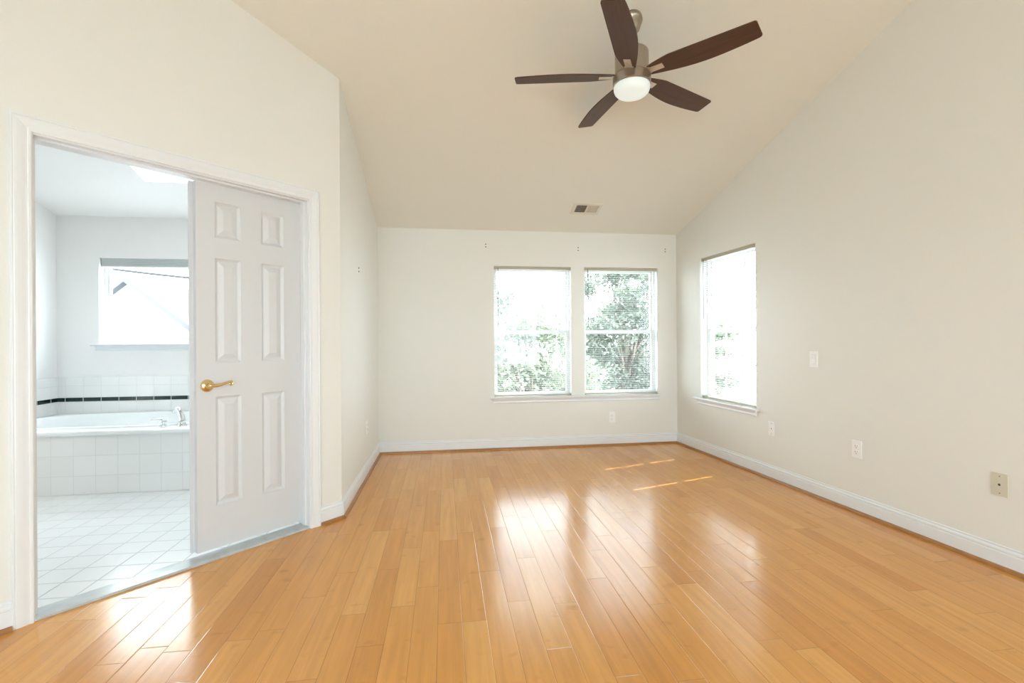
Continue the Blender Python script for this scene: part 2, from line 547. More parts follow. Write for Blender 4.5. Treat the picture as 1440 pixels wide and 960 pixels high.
# bathroom shell
slab('wall_bathroom_back', M['bwall'], F_BACK, -3.75, XL - 0.06, -0.05, 2.46, WT, (WB,), 'white bathroom back wall with window above the tub')
slab('wall_bathroom_left', M['bwall'], ((-3.602, 0, 0), R(90)), 0.7, 5.1, -0.05, 3.8, WT, (), 'white bathroom left wall beside the tub')
slab('wall_bathroom_right', M['bwall'], ((XL - 0.14, 0, 0), R(-90)), -5.06, -3.2, -0.05, 3.0, 0.005, (), 'white bathroom wall behind the bedroom left wall')
slab('wall_bathroom_front', M['bwall'], ((0, 0.8, 0), R(180)), 2.0, 3.75, -0.05, 3.8, WT, (), 'white bathroom wall out of sight behind the door wall')
slab('wall_bathroom_door_side', M['bwall'], (tuple(world(F_DOOR, 0, 0.1155, 0)), R(45)), -1.80, 0.10, -0.05, 3.55, 0.010, (OPH,), 'white bathroom face of the angled door wall')

def ceiling_slab(name, m, poly, plane, hole=None, label='', th=0.06):
    mb = MB()
    P = [Vector((x, y, plane(x, y))) for x, y in poly]
    if hole is None:
        mb.prism(P, (0, 0, th))
    else:
        x0, x1, y0, y1 = hole
        ax0, ay0 = min(p[0] for p in poly), min(p[1] for p in poly)
        ax1, ay1 = max(p[0] for p in poly), max(p[1] for p in poly)
        for q in ((ax0, x0, ay0, ay1), (x1, ax1, ay0, ay1), (x0, x1, ay0, y0), (x0, x1, y1, ay1)):
            mb.prism([Vector((x, y, plane(x, y))) for x, y in ((q[0], q[2]), (q[1], q[2]), (q[1], q[3]), (q[0], q[3]))], (0, 0, th))
    return struct(mb.build(name, m), label, 'ceiling')

cz = lambda x, y: ZB + SL * (YB - y)
cz2 = lambda x, y: ZR - SL * (RIDGE_Y - y)
# the sloped ceiling stops at the bathroom wall line
dB = LC + Vector((-1.80 * S2, -1.80 * S2, 0))
off = Vector((-0.06, 0.06, 0))
poly = [(2.9, YB + 0.05), (3.1, RIDGE_Y), (SIDE - 0.05, RIDGE_Y), (SIDE - 0.05, 2.06), ((LC + off).x, (LC + off).y + 0.03), (XL - 0.06, YB + 0.05)]
ceiling_slab('ceiling', M['ceil'], poly, cz, None, 'sloped tan ceiling rising from the back wall towards the camera')
ceiling_slab('ceiling_rear', M['ceil'], [(3.3, RIDGE_Y), (SIDE - 0.05, RIDGE_Y), (SIDE - 0.05, REAR - 0.1), (3.3, REAR - 0.1)], cz2, None, 'rear ceiling slope behind the camera')
ZBB = 2.352
czb = lambda x, y: ZBB + SL * (YB - y)
SKYL = (-2.52, -1.80, 3.62, 4.49)
# bathroom ceiling: triangular corner by the door wall is closed by the wall itself
ceiling_slab('ceiling_bathroom', M['bwall'], [(-3.74, 0.7), (-0.80, 0.7), (-0.80, YB + 0.05), (-3.74, YB + 0.05)], lambda x, y: czb(x, y) + 0.0, SKYL, 'white sloped bathroom ceiling with a skylight opening', th=0.05)

def floor_obj(name, m, poly, top, th, label):
    mb = MB(); mb.prism([Vector((x, y, top)) for x, y in poly], (0, 0, -th))
    return struct(mb.build(name, m), label, 'floor')
d0 = world(F_DOOR, 0, 0.0, 0); d1 = world(F_DOOR, -1.80, 0.0, 0)
floor_obj('floor', M['floor'], [(2.9, YB + 0.05), (3.3, REAR - 0.1), (SIDE - 0.05, REAR - 0.1), (SIDE - 0.05, d1.y), (d1.x, d1.y), (d0.x, d0.y), (XL - 0.05, 3.30), (XL - 0.05, YB + 0.05)], 0.0, 0.05, 'glossy honey maple plank floor of the bedroom')
e0 = world(F_DOOR, 0.1, 0.06, 0); e1 = world(F_DOOR, -1.80, 0.06, 0)
floor_obj('floor_bathroom', M['btile_floor'], [(e1.x, e1.y), (e0.x, e0.y), (-0.80, 3.4), (-0.80, YB + 0.05), (-3.65, YB + 0.05), (-3.65, 0.75), (-2.1, 0.75)], 0.004, 0.05, 'white square tile floor of the bathroom')

# threshold
struct(MB().box((OP[0] + 0.001, -0.004, 0.0), (OP[1] - 0.001, 0.10, 0.013), 0.003).build('trim_1', M['marble'], loc=F_DOOR[0], rot=(0, 0, F_DOOR[1])), 'grey marble threshold strip under the bathroom door', 'threshold')

# ------------------------------------------------------------------ baseboards and shoe moulding
BB = [(0, 0), (0.014, 0), (0.014, 0.079), (0.0135, 0.081), (0.0092, 0.0835), (0.0092, 0.0865), (0.0125, 0.0885), (0.0130, 0.094), (0.0115, 0.099), (0.0072, 0.1035), (0.0050, 0.105), (0.0050, 0.1075), (0.0065, 0.109), (0.0065, 0.113), (0.003, 0.116), (0, 0.116)]
SH = [(0.0142, 0.0), (0.030, 0.0), (0.0295, 0.006), (0.027, 0.012), (0.023, 0.0165), (0.018, 0.0185), (0.0142, 0.019)]

def run_sections(path, prof):
    """mitred sections of prof along a plan path; the room is on the left-hand side of travel"""
    n = len(path); out = []
    for i, p in enumerate(path):
        p = Vector(p)
        d_in = (p - Vector(path[i - 1])).normalized() if i else None
        d_out = (Vector(path[i + 1]) - p).normalized() if i < n - 1 else None
        a = d_in or d_out; b = d_out or d_in
        na = Vector((-a.y, a.x)); nb = Vector((-b.y, b.x))
        mt = (na + nb)
        mt = mt / max(0.3, mt.dot(na))
        out.append([Vector((p.x + mt.x * u, p.y + mt.y * u, z)) for u, z in prof])
    return out

def base_run(path, names, labels):
    a = run_sections(path, BB); b = run_sections(path, SH)
    for i, (nm, lb) in enumerate(zip(names, labels)):
        o = struct(MB().strip([a[i], a[i + 1]]).build('baseboard_' + nm, M['trim']), lb, 'baseboard')
        MB().strip([b[i], b[i + 1]]).build('shoe_moulding', M['shoe'], o)

CW = 0.066
right_end = R0 + RD * 7.75
cas_r = world(F_DOOR, OP[1] + 0.005 + CW, 0, 0)
cas_l = world(F_DOOR, OP[0] - 0.005 - CW, 0, 0)
dend = world(F_DOOR, -1.757, 0, 0)
# travel with the room on the left: up the right wall (towards back), along the back to the left, down the left wall, down the door wall
base_run([(right_end.x, right_end.y), (R0.x, R0.y), (XL, YB), (LC.x, LC.y), (cas_r.x, cas_r.y)],
         ['right', 'back', 'left', 'door'],
         ['long white baseboard along the right wall', 'white baseboard along the back wall under the windows', 'white baseboard along the short left wall', 'short white baseboard right of the bathroom door casing'])
base_run([(cas_l.x, cas_l.y), (dend.x, dend.y), (SIDE, -2.55)], ['door_left', 'side'],
         ['short white baseboard left of the bathroom door casing', 'white baseboard along the side wall left of the camera'])

# ------------------------------------------------------------------ bathroom doorway: casing, jamb, leaf
def in_frame(mb, name, m, fr, parent=None, smooth=False):
    return mb.build(name, m, parent, smooth, loc=None if parent else fr[0], rot=None if parent else (0, 0, fr[1]))

CAS = [(0.0, 0.0), (0.0, 0.009), (0.003, 0.011), (0.010, 0.0115), (0.014, 0.0095), (0.020, 0.0105), (0.032, 0.014), (0.044, 0.0165), (0.052, 0.0172), (0.056, 0.0155), (0.059, 0.0175), (0.064, 0.017), (CW, 0.014), (CW, 0.0)]
x0, x1, zt = OP[0] - 0.005, OP[1] + 0.005, OP[3] + 0.006
pts = [(x0, 0.0, -1, 0), (x0, zt, -1, 1), (x1, zt, 1, 1), (x1, 0.0, 1, 0)]
secs = [[Vector((px + mx * u, -v, pz + mz * u)) for u, v in CAS] for px, pz, mx, mz in pts]
casing = struct(in_frame(MB().strip(secs), 'trim_2', M['trim'], F_DOOR), 'white moulded casing around the bathroom doorway', 'door casing')
# jamb boards lining the opening + stops
jb = MB()
jb.box((OP[0] - 0.0178, -0.0006, 0), (OP[0], 0.126, OP[3]))
jb.box((OP[1], -0.0006, 0), (OP[1] + 0.0178, 0.126, OP[3]))
jb.box((OP[0] - 0.0178, -0.0006, OP[3]), (OP[1] + 0.0178, 0.126, OP[3] + 0.0178))
in_frame(jb, 'jamb', M['trim'], F_DOOR, casing)
st = MB()
st.box((OP[0], 0.034, 0.014), (OP[0] + 0.011, 0.073, OP[3]))
st.box((OP[1] - 0.008, 0.034, 0.014), (OP[1], 0.073, OP[3]))
st.box((OP[0], 0.034, OP[3] - 0.008), (OP[1], 0.073, OP[3]))
in_frame(st, 'door_stop', M['trim'], F_DOOR, casing)

# leaf: local origin at its lower left corner on the bedroom face
LX0, LX1, LZ0, LZ1 = -0.812, -0.230, 0.034, 2.013
LY = 0.075
def door_leaf():
    W, Hh, T = LX1 - LX0, LZ1 - LZ0, 0.035
    P = [(0.098, 0.238), (W - 0.242, W - 0.102)]
    P = [(0.092, 0.226), (0.340, 0.474)]
    Z = [(0.230, 0.822), (1.008, 1.578), (1.690, 1.884)]
    xs = [0, P[0][0], P[0][1], P[1][0], P[1][1], W]
    zs = [0, Z[0][0], Z[0][1], Z[1][0], Z[1][1], Z[2][0], Z[2][1], Hh]
    mb = MB(); bm = mb.bm
    for face, sg in ((0.0, 1), (T, -1)):
        for i in range(5):
            for j in range(7):
                a = (xs[i], xs[i + 1], zs[j], zs[j + 1])
                if i in (1, 3) and j in (1, 3, 5):
                    loops = []
                    for ins, dep in ((0, 0), (0.003, 0.004), (0.009, 0.0085), (0.014, 0.012), (0.019, 0.012), (0.043, 0.003), (0.046, 0.0022)):
                        y = face + sg * dep
                        loops.append([bm.verts.new(p) for p in ((a[0] + ins, y, a[2] + ins), (a[1] - ins, y, a[2] + ins), (a[1] - ins, y, a[3] - ins), (a[0] + ins, y, a[3] - ins))])
                    for p, q in zip(loops, loops[1:]):
                        for k in range(4):
                            bm.faces.new((p[k], p[(k + 1) % 4], q[(k + 1) % 4], q[k]))
                    bm.faces.new(loops[-1])
                else:
                    bm.faces.new([bm.verts.new(p) for p in ((a[0], face, a[2]), (a[1], face, a[2]), (a[1], face, a[3]), (a[0], face, a[3]))])
    for (ax, az, bx, bz) in ((0, 0, W, 0), (W, 0, W, Hh), (W, Hh, 0, Hh), (0, Hh, 0, 0)):
        bm.faces.new([bm.verts.new(p) for p in ((ax, 0, az), (bx, 0, bz), (bx, T, bz), (ax, T, az))])
    bmesh.ops.remove_doubles(bm, verts=bm.verts, dist=1e-5)
    return mb
dloc = world(F_DOOR, LX0, LY, LZ0)
door = empty('door_1', dloc, R(45))
struct(door, 'closed white six-panel right leaf of the bathroom double door with brass lever', 'door')
door_leaf().build('door_leaf', M['door'], door)
a_ = MB().box((-0.020, 0.0352, 0.0), (0.020, 0.047, LZ1 - LZ0), 0.003).build('astragal', M['door'], door)
KX, KZ = 0.050, 0.886
hx = empty('door_handle', (0, 0, 0)); 
bpy.data.objects.remove(hx)
mt = Matrix.Translation((KX, 0, KZ)) @ Matrix.Rotation(R(90), 4, 'X')
hd = MB()
hd.lathe([(0.0, 0.0), (0.034, 0.0), (0.034, 0.003), (0.031, 0.008), (0.024, 0.013), (0.015, 0.016), (0.0125, 0.022), (0.0115, 0.046), (0.0, 0.047)], 32, mt)
handle = hd.build('door_handle', M['brass'], door, smooth=50)
pl = []
rr = []
for i in range(26):
    t = i / 25
    pl.append((KX + 0.102 * t, -0.044 - 0.004 * math.sin(t * 3.14), KZ + 0.002 - 0.005 * math.sin(t * 4.6) + 0.012 * t))
    rr.append(0.0105 - 0.0045 * t)
cxp, czp = pl[-1][0], pl[-1][2]
for i in range(1, 14):
    a = R(80 - i * 20)
    rad = 0.012 * (1 - 0.035 * i)
    pl.append((cxp - 0.002 + rad * math.cos(a), -0.044, czp - 0.012 + rad * math.sin(a)))
    rr.append(0.006 - 0.00018 * i)
MB().tube([(KX, -0.03, KZ + 0.002), (KX, -0.042, KZ + 0.003)] + pl, [0.0115, 0.0115] + rr, 12).build('lever', M['brass'], handle, smooth='all')
MB().box((-0.0012, 0.005, KZ - 0.028), (0.0, 0.030, KZ + 0.028)).build('latch_plate', M['chrome'], door)

# ------------------------------------------------------------------ windows
def win(n, fr, W, label, muntins=False, sill=True, single=False, recess=0.075):
    """double-hung window set back in its opening"""
    x0, x1, z0, z1 = W
    rt = empty('window_%d' % n, world(fr, x0, 0, z0), fr[1])
    struct(rt, label, 'window')
    w, h = x1 - x0, z1 - z0
    fw = 0.017
    y0, y1 = recess, WT + 0.02
    mb = MB()
    for b in (((0, y0, 0), (fw, y1, h)), ((w - fw, y0, 0), (w, y1, h)), ((fw, y0, 0), (w - fw, y1, fw)), ((fw, y0, h - fw), (w - fw, y1, h))):
        mb.box(*b)
    mb.build('window_frame', M['vinyl'], rt)
    sw = 0.024
    if single:
        spans = [(fw, h - fw, y0 + 0.02)]
    else:
        mid = 1.240 - z0
        spans = [(fw, mid + 0.020, y0 + 0.006), (mid - 0.020, h - fw, y0 + 0.036)]
    for (a, b, y) in spans:
        s = MB()
        t = 0.028
        for q in (((fw, y, a), (fw + sw, y + t, b)), ((w - fw - sw, y, a), (w - fw, y + t, b)), ((fw + sw, y, a), (w - fw - sw, y + t, a + sw)), ((fw + sw, y, b - sw), (w - fw - sw, y + t, b))):
            s.box(*q)
        so = s.build('sash', M['vinyl'], rt)
        MB().box((fw + sw - 0.004, y + 0.011, a + sw - 0.004), (w - fw - sw + 0.004, y + 0.016, b - sw + 0.004)).build('pane', M['glass'], so)
        if muntins:
            mu = MB()
            gx0, gx1, gz0, gz1 = fw + sw, w - fw - sw, a + sw, b - sw
            for k in (1, 2):
                xx = gx0 + (gx1 - gx0) * k / 3
                mu.box((xx - 0.010, y + 0.005, gz0), (xx + 0.010, y + 0.0105, gz1))
            zz = (gz0 + gz1) / 2
            mu.box((gx0, y + 0.0045, zz - 0.010), (gx1, y + 0.010, zz + 0.010))
            mu.build('muntin', M['vinyl'], so)
    return rt

win(1, F_BACK, W1, 'left-hand double-hung window in the back wall, behind a white blind')
win(2, F_BACK, W2, 'right-hand double-hung window in the back wall, behind a white blind')
win(3, F_RIGHT, W3, 'double-hung grid window in the right wall, behind a white blind', muntins=True)
win(4, F_BACK, WB, 'white picture window above the bathtub', single=True)
win(5, ((0, REAR, 0), R(180)), (-2.55, -1.25, 0.45, 2.30), 'narrower glazed opening added in the unseen rear wall for fill daylight, nearest the right wall', single=True)  # this and the next are unseen openings added to brighten the bedroom
win(6, ((0, REAR, 0), R(180)), (-0.35, 1.7, 0.45, 2.30), 'wide glazed opening added in the unseen rear wall for fill daylight, nearest the bathroom', single=True)

def stool(n, fr, xa, xb, z, hx0, hx1, label, inner, m=None):
    """interior sill board with rounded nose, plus the apron moulding under it"""
    m = m or M['trim']
    mb = MB()
    prof = [(-0.034, z - 0.016), (-0.0365, z - 0.008), (-0.034, z - 0.001), (-0.031, z), (0.0, z), (0.0, z - 0.019), (-0.031, z - 0.019)]
    mb.strip([[Vector((x, y, zz)) for y, zz in prof] for x in (xa, xb)])
    o = struct(in_frame(mb, 'trim_%d' % n, m, fr), label, 'window sill')
    for (a, b) in inner:
        in_frame(MB().box((a + 0.0008, 0.0005, z - 0.019), (b - 0.0008, 0.075, z - 0.0)), 'sill_board', m, fr, o)
    ap = [(0, 0), (-0.010, 0.0), (-0.013, 0.006), (-0.011, 0.020), (-0.014, 0.030), (-0.019, 0.040), (-0.019, 0.0445), (0, 0.0445)]
    mb = MB(); mb.strip([[Vector((x, y, z - 0.064 + zz)) for y, zz in ap] for x in (hx0, hx1)])
    in_frame(mb, 'apron', m, fr, o)
    return o
stool(3, F_BACK, 0.478, 2.378, 0.552, 0.500, 2.358, 'white sill board under the pair of back windows', ((W1[0], W1[1]), (W2[0], W2[1])))
stool(4, F_RIGHT, 0.345, 1.300, 0.555, 0.415, 1.275, 'white sill board under the right wall window', ((W3[0], W3[1]),))
stool(5, F_BACK, -3.30, -2.0, 1.142, -3.27, -2.03, 'white sill board under the bathroom window', ((WB[0], WB[1]),))

# portals: guide the sky light through the openings
def portal(fr, W, y):
    d = bpy.data.lights.new('portal', 'AREA')
    d.shape = 'RECTANGLE'
    d.size, d.size_y = W[1] - W[0], W[3] - W[2]
    d.cycles.is_portal = True
    o = bpy.data.objects.new('portal', d); COL.objects.link(o)
    o.location = world(fr, (W[0] + W[1]) / 2, y, (W[2] + W[3]) / 2)
    dirv = world(fr, 0, -1, 0) - world(fr, 0, 0, 0)
    o.rotation_euler = dirv.to_track_quat('-Z', 'Z').to_euler()
for fr, W in ((F_BACK, W1), (F_BACK, W2), (F_RIGHT, W3), (F_BACK, WB), (((0, REAR, 0), R(180)), (-2.55, -1.25, 0.45, 2.30)), (((0, REAR, 0), R(180)), (-0.35, 1.7, 0.45, 2.30))):
    portal(fr, W, WT + 0.05)

# skylight shaft
sk = empty('window_7', ((SKYL[0] + SKYL[1]) / 2, (SKYL[2] + SKYL[3]) / 2, czb(0, (SKYL[2] + SKYL[3]) / 2)))
struct(sk, 'skylight in the bathroom ceiling seen over the doorway', 'skylight')
sx, sy = (SKYL[1] - SKYL[0]) / 2, (SKYL[3] - SKYL[2]) / 2
slz = lambda y: -SL * y
mb = MB()
Hs = 0.34
for (xa, xb, ya, yb) in ((-sx - 0.02, -sx, -sy, sy), (sx, sx + 0.02, -sy, sy), (-sx - 0.02, sx + 0.02, -sy - 0.02, -sy), (-sx - 0.02, sx + 0.02, sy, sy + 0.02)):
    mb.prism([(xa, ya, slz(ya) + 0.0505), (xb, ya, slz(ya) + 0.0505), (xb, yb, slz(yb) + 0.0505), (xa, yb, slz(yb) + 0.0505)], (0, 0, Hs))
mb.build('shaft', M['bwall'], sk)
mb = MB(); mb.prism([(-sx, -sy, slz(-sy) + Hs - 0.02), (sx, -sy, slz(-sy) + Hs - 0.02), (sx, sy, slz(sy) + Hs - 0.02), (-sx, sy, slz(sy) + Hs - 0.02)], (0, 0, 0.006))
mb.build('pane', M['glass'], sk)

# ------------------------------------------------------------------ mini blinds
def blind(fr, W, label, wand_len=0.62, tilt=0.0, slot=0.0028):
    x0, x1, z0, z1 = W
    rt = empty('mini_blind', world(fr, x0, 0, z0), fr[1])
    tag(rt, label, 'blind', 'mini blinds in the bedroom windows')
    w, h = x1 - x0, z1 - z0
    yc = 0.032
    g = 0.006
    hr = MB()
    hr.box((g, yc - 0.014, h - 0.028), (w - g, yc + 0.014, h - 0.001), 0.002)
    hro = hr.build('headrail', M['cream'], rt)
    for xx in (g - 0.0045, w - g - 0.0215):
        MB().box((xx, yc - 0.018, h - 0.031), (xx + 0.026, yc + 0.015, h - 0.0005), 0.001).build('end_bracket', M['cream'], hro)
    # slats: shallow arcs, each cut at the two cord slots
    n = 66
    top, bot = h - 0.042, 0.030
    lad = (0.112, w - 0.112)
    cuts = [(g, lad[0] - slot), (lad[0] + slot, lad[1] - slot), (lad[1] + slot, w - g)]
    sm = MB()
    for i in range(n):
        zc = bot + (top - bot) * i / (n - 1)
        prof = []
        for k in range(5):
            u = -0.0125 + 0.025 * k / 4
            crown = 0.0016 * (1 - (u / 0.0125) ** 2)
            prof.append((u * math.cos(tilt) , crown + u * math.sin(tilt)))
        up = [(y, z + 0.0004) for y, z in prof]; dn = [(y, z - 0.0004) for y, z in prof[::-1]]
        for a, b in cuts:
            sm.strip([[Vector((x, yc + y, zc + z)) for y, z in up + dn] for x in (a, b)])
    sm.build('slats', M['slat'], rt)
    br = MB(); br.box((g, yc - 0.0125, 0.006), (w - g, yc + 0.0125, 0.020), 0.003)
    bo = br.build('bottom_rail', M['cream'], rt)
    for xx in (g - 0.002, w - g - 0.010):
        MB().box((xx, yc - 0.0145, 0.0045), (xx + 0.012, yc + 0.014, 0.0215), 0.001).build('end_cap', M['cream'], bo)
    for lx in lad:
        c = MB()
        for y in (yc - 0.0135, yc + 0.0135):
            c.tube([(lx, y, 0.014), (lx, y, h - 0.02)], 0.0007, 5)
        c.build('ladder_cord', M['cord'], rt)
    wx = 0.045
    MB().tube([(wx, yc - 0.024, h - 0.020), (wx, yc - 0.026, h - 0.06), (wx + 0.002, yc - 0.026, h - wand_len)], 0.0038, 6).build('wand', M['wand'], rt)
    lc = MB()
    lx = w - 0.070
    lc.tube([(lx, yc - 0.020, h - 0.02), (lx + 0.002, yc - 0.023, h - 0.6), (lx + 0.004, yc - 0.023, 0.43)], 0.0012, 5)
    lc.tube([(lx + 0.006, yc - 0.020, h - 0.02), (lx + 0.006, yc - 0.023, h - 0.6), (lx + 0.005, yc - 0.023, 0.43)], 0.0012, 5)
    lco = lc.build('lift_cord', M['cord'], rt)
    MB().lathe([(0, 0.045), (0.003, 0.044), (0.005, 0.03), (0.0075, 0.004), (0.006, 0.0), (0, 0.0)], 12, Matrix.Translation((lx + 0.0045, yc - 0.023, 0.388))).build('tassel', M['plate'], lco, smooth='all')
    return rt
blind(F_BACK, W1, 'white horizontal mini blind in the left of the two back windows')
blind(F_BACK, W2, 'white horizontal mini blind in the right of the two back windows')
blind(F_RIGHT, W3, 'white horizontal mini blind in the right wall window', slot=0.0095)

# ------------------------------------------------------------------ ceiling fan
FX, FY = 1.104, 2.707
fan = empty('ceiling_fan', (FX, FY, 2.704))
tag(fan, 'five-blade dark walnut ceiling fan with brushed nickel motor and lit frosted lamp', 'ceiling fan')
zc = cz(0, FY) - 2.704
nrm = Vector((0, -SL, -1)).normalized()
q = nrm.to_track_quat('Z', 'Y').to_matrix().to_4x4()
mt = Matrix.Translation((0, 0, zc)) @ q
MB().lathe([(0.0, -0.002), (0.060, -0.002), (0.062, 0.004), (0.062, 0.022), (0.059, 0.030), (0.052, 0.034), (0.047, 0.060), (0.038, 0.084), (0.026, 0.096), (0.0, 0.100)], 40, mt).build('canopy', M['nickel'], fan, smooth=50)
MB().lathe([(0.0125, 0.14), (0.0125, zc - 0.05)], 20).build('downrod', M['nickel'], fan, smooth=40)
MB().lathe([(0.0, 0.166), (0.016, 0.166), (0.020, 0.160), (0.030, 0.152), (0.070, 0.150), (0.090, 0.146), (0.0965, 0.138), (0.0975, 0.125), (0.0975, 0.012), (0.090, 0.008), (0.0, 0.008)], 48).build('motor_housing', M['nickel'], fan, smooth=40)
MB().lathe([(0.0, 0.007), (0.100, 0.007), (0.108, 0.002), (0.110, -0.004), (0.110, -0.050), (0.106, -0.054), (0.0, -0.054)], 48).build('light_band', M['nickel'], fan, smooth=40)
MB().lathe([(0.103, -0.0545), (0.105, -0.060), (0.1045, -0.074), (0.100, -0.088), (0.088, -0.102), (0.064, -0.113), (0.033, -0.118), (0.0, -0.119)], 48).build('lamp_shade', M['lens'], fan, smooth='all')

def blade_mesh():
    r0, r1 = 0.105, 0.690
    top, bot = [], []
    n = 22
    for i in range(n + 1):
        t = i / n
        r = r0 + (r1 - r0) * t
        # convex leading edge, nearly straight trailing edge
        lead = 0.038 + 0.046 * math.sin(min(1.0, t / 0.55) * math.pi / 2) - 0.022 * max(0.0, (t - 0.55) / 0.45) ** 1.6
        trail = -(0.030 + 0.030 * min(1.0, t / 0.22) ** 0.8 - 0.008 * max(0.0, (t - 0.22) / 0.78))
        top.append((r, lead)); bot.append((r, trail))
    # soften the tip corners
    outl = top[:-1] + [(r1 - 0.012, top[-1][1] + 0.0005), (r1 - 0.004, top[-1][1] - 0.004), (r1, top[-1][1] - 0.012), (r1 - 0.004, bot[-1][1] + 0.010), (r1 - 0.008, bot[-1][1] + 0.003), (r1 - 0.015, bot[-1][1])] + bot[:-1][::-1]
    mb = MB()
    mb.prism([Vector((x, y, -0.003)) for x, y in outl], (0, 0, 0.0065))
    return mb
def bracket_mesh():
    mb = MB()
    mb.box((0.085, -0.020, -0.0058), (0.192, 0.020, -0.0032), 0.0008)
    mb.box((0.080, -0.026, -0.0052), (0.118, 0.026, 0.006), 0.001)
    return mb
PITCH = R(-12)
first = None
for k, ang in enumerate((24.3, 96.3, 168.3, 240.3, 312.3)):
    if first is None:
        b = blade_mesh().build('blade', M['blade'], fan)
        br_ = bracket_mesh().build('blade_bracket', M['nickel_plate'], b)
        first = b
    else:
        b = first.copy(); COL.objects.link(b); b.parent = fan
        c = first.children[0].copy(); COL.objects.link(c); c.parent = b
    b.rotation_euler = (Matrix.Rotation(R(ang), 3, 'Z') @ Matrix.Rotation(PITCH, 3, 'X')).to_euler()
    b.location = (0, 0, 0.003)

# ------------------------------------------------------------------ ceiling air vent
vy, vx = 4.615, 1.402
vent = empty('air_vent', (vx, vy, cz(vx, vy)))
vent.rotation_euler = (-math.atan(SL), 0, 0)
tag(vent, 'rectangular cream air vent grille in the sloped ceiling', 'air vent')
# local: x right, y along the slope to the back wall, -z into the room
mb = MB()
hw, hh = 0.142, 0.094
for b in (((-hw, -hh, -0.006), (-hw + 0.03, hh, 0)), ((hw - 0.03, -hh, -0.006), (hw, hh, 0)), ((-hw + 0.03, -hh, -0.006), (hw - 0.03, -hh + 0.026, 0)), ((-hw + 0.03, hh - 0.034, -0.006), (hw - 0.03, hh, 0)), ((-0.005, -hh + 0.026, -0.006), (0.005, hh - 0.034, 0))):
    mb.box(*b)
mb.build('frame', M['vent'], vent)
mb = MB()
MB().box((-hw + 0.03, -hh + 0.026, -0.0012), (hw - 0.03, hh - 0.034, -0.0002)).build('backing', M['duct'], vent)
for side in (-1, 1):
    mb = MB()
    n = 11
    xa, xb = (-hw + 0.031, -0.006) if side < 0 else (0.006, hw - 0.031)
    for i in range(n):
        x = xa + (xb - xa) * (i + 0.5) / n
        lean = 0.0030 if side < 0 else -0.0048
        mb.prism([(x - 0.0006, -hh + 0.027, -0.0055), (x + 0.0006, -hh + 0.027, -0.0055), (x + 0.0006 + lean, -hh + 0.027, -0.0013), (x - 0.0006 + lean, -hh + 0.027, -0.0013)], (0, 2 * hh - 0.062, 0))
    mb.build('louvres', M['vent'], vent)
MB().box((hw - 0.034, -hh + 0.028, -0.012), (hw - 0.024, -hh + 0.042, -0.0062), 0.001).build('lever', M['vent'], vent)

# ------------------------------------------------------------------ wall plates
def plate_base(name, fr, x, z, label, cat, m, w=0.070, h=0.115, group=None):
    rt = empty(name, world(fr, x, 0, z - h / 2), fr[1])
    tag(rt, label, cat, group)
    mb = MB(); mb.box((-w / 2, -0.006, 0), (w / 2, -0.0003, h), 0.0022)
    mb.build('cover_plate', m, rt)
    return rt, h

def outlet(fr, x, z, label):
    rt, h = plate_base('electrical_outlet', fr, x, z, label, 'electrical outlet', M['plate'], group='duplex outlets low on the walls')
    for dz in (-0.0195, 0.0195):
        mb = MB()
        c = h / 2 + dz
        poly = []
        for k in range(24):
            a = 2 * math.pi * k / 24
            poly.append((0.0172 * math.cos(a), -0.0062, c + max(-0.0142, min(0.0142, 0.0172 * math.sin(a)))))
        mb.prism(poly, (0, -0.0018, 0))
        ro = mb.build('receptacle', M['plate'], rt)
        s = MB()
        s.box((-0.0085, -0.0086, c - 0.001), (-0.0058, -0.0079, c + 0.0085))
        s.box((0.0058, -0.0086, c + 0.0003), (0.0083, -0.0079, c + 0.0080))
        s.lathe([(0, 0.0004), (0.0031, 0.0004), (0.0031, -0.0004), (0, -0.0004)], 12, Matrix.Translation((0, -0.0082, c - 0.0085)) @ Matrix.Rotation(R(90), 4, 'X'))
        s.build('slots', M['slot'], ro)
    MB().lathe([(0, 0.0012), (0.0022, 0.001), (0.003, 0.0)], 12, Matrix.Translation((0, -0.006, h / 2)) @ Matrix.Rotation(R(90), 4, 'X')).build('screw', M['plate'], rt)
    return rt

def jack(fr, x, z, label, m, hole=0.0055, w=0.070, h=0.115):
    rt, h = plate_base('cable_jack', fr, x, z, label, 'wall jack', m, w, h)
    rm = Matrix.Rotation(R(90), 4, 'X')
    MB().lathe([(hole + 0.003, 0.0), (hole + 0.003, 0.002), (hole, 0.0022), (hole, 0.0)], 16, Matrix.Translation((0, -0.006, h / 2)) @ rm).build('jack_collar', m, rt)
    MB().lathe([(0, 0.0013), (hole, 0.0013), (hole, 0.0002), (0, 0.0002)], 16, Matrix.Translation((0, -0.006, h / 2)) @ rm).build('jack_hole', M['dark'], rt)
    for dz in (-0.042, 0.042):
        MB().lathe([(0, 0.0013), (0.002, 0.0012), (0.0033, 0.0)], 12, Matrix.Translation((0, -0.006, h / 2 + dz)) @ rm).build('screw', M['slot'], rt)
    return rt

outlet(F_BACK, 1.808, 0.305, 'white duplex outlet on the back wall below the right-hand window')
outlet(F_RIGHT, 2.225, 0.418, 'white duplex outlet on the right wall between two jack plates')
outlet(F_LEFT, 4.286, 0.410, 'white duplex outlet on the narrow left wall near the back corner')
jack(F_RIGHT, 1.452, 0.416, 'small white cable jack plate on the right wall just past the window sill', M['plate'], 0.005)
jack(F_RIGHT, 3.018, 0.417, 'ivory phone jack plate on the right wall nearest the camera', M['ivory'], 0.006)
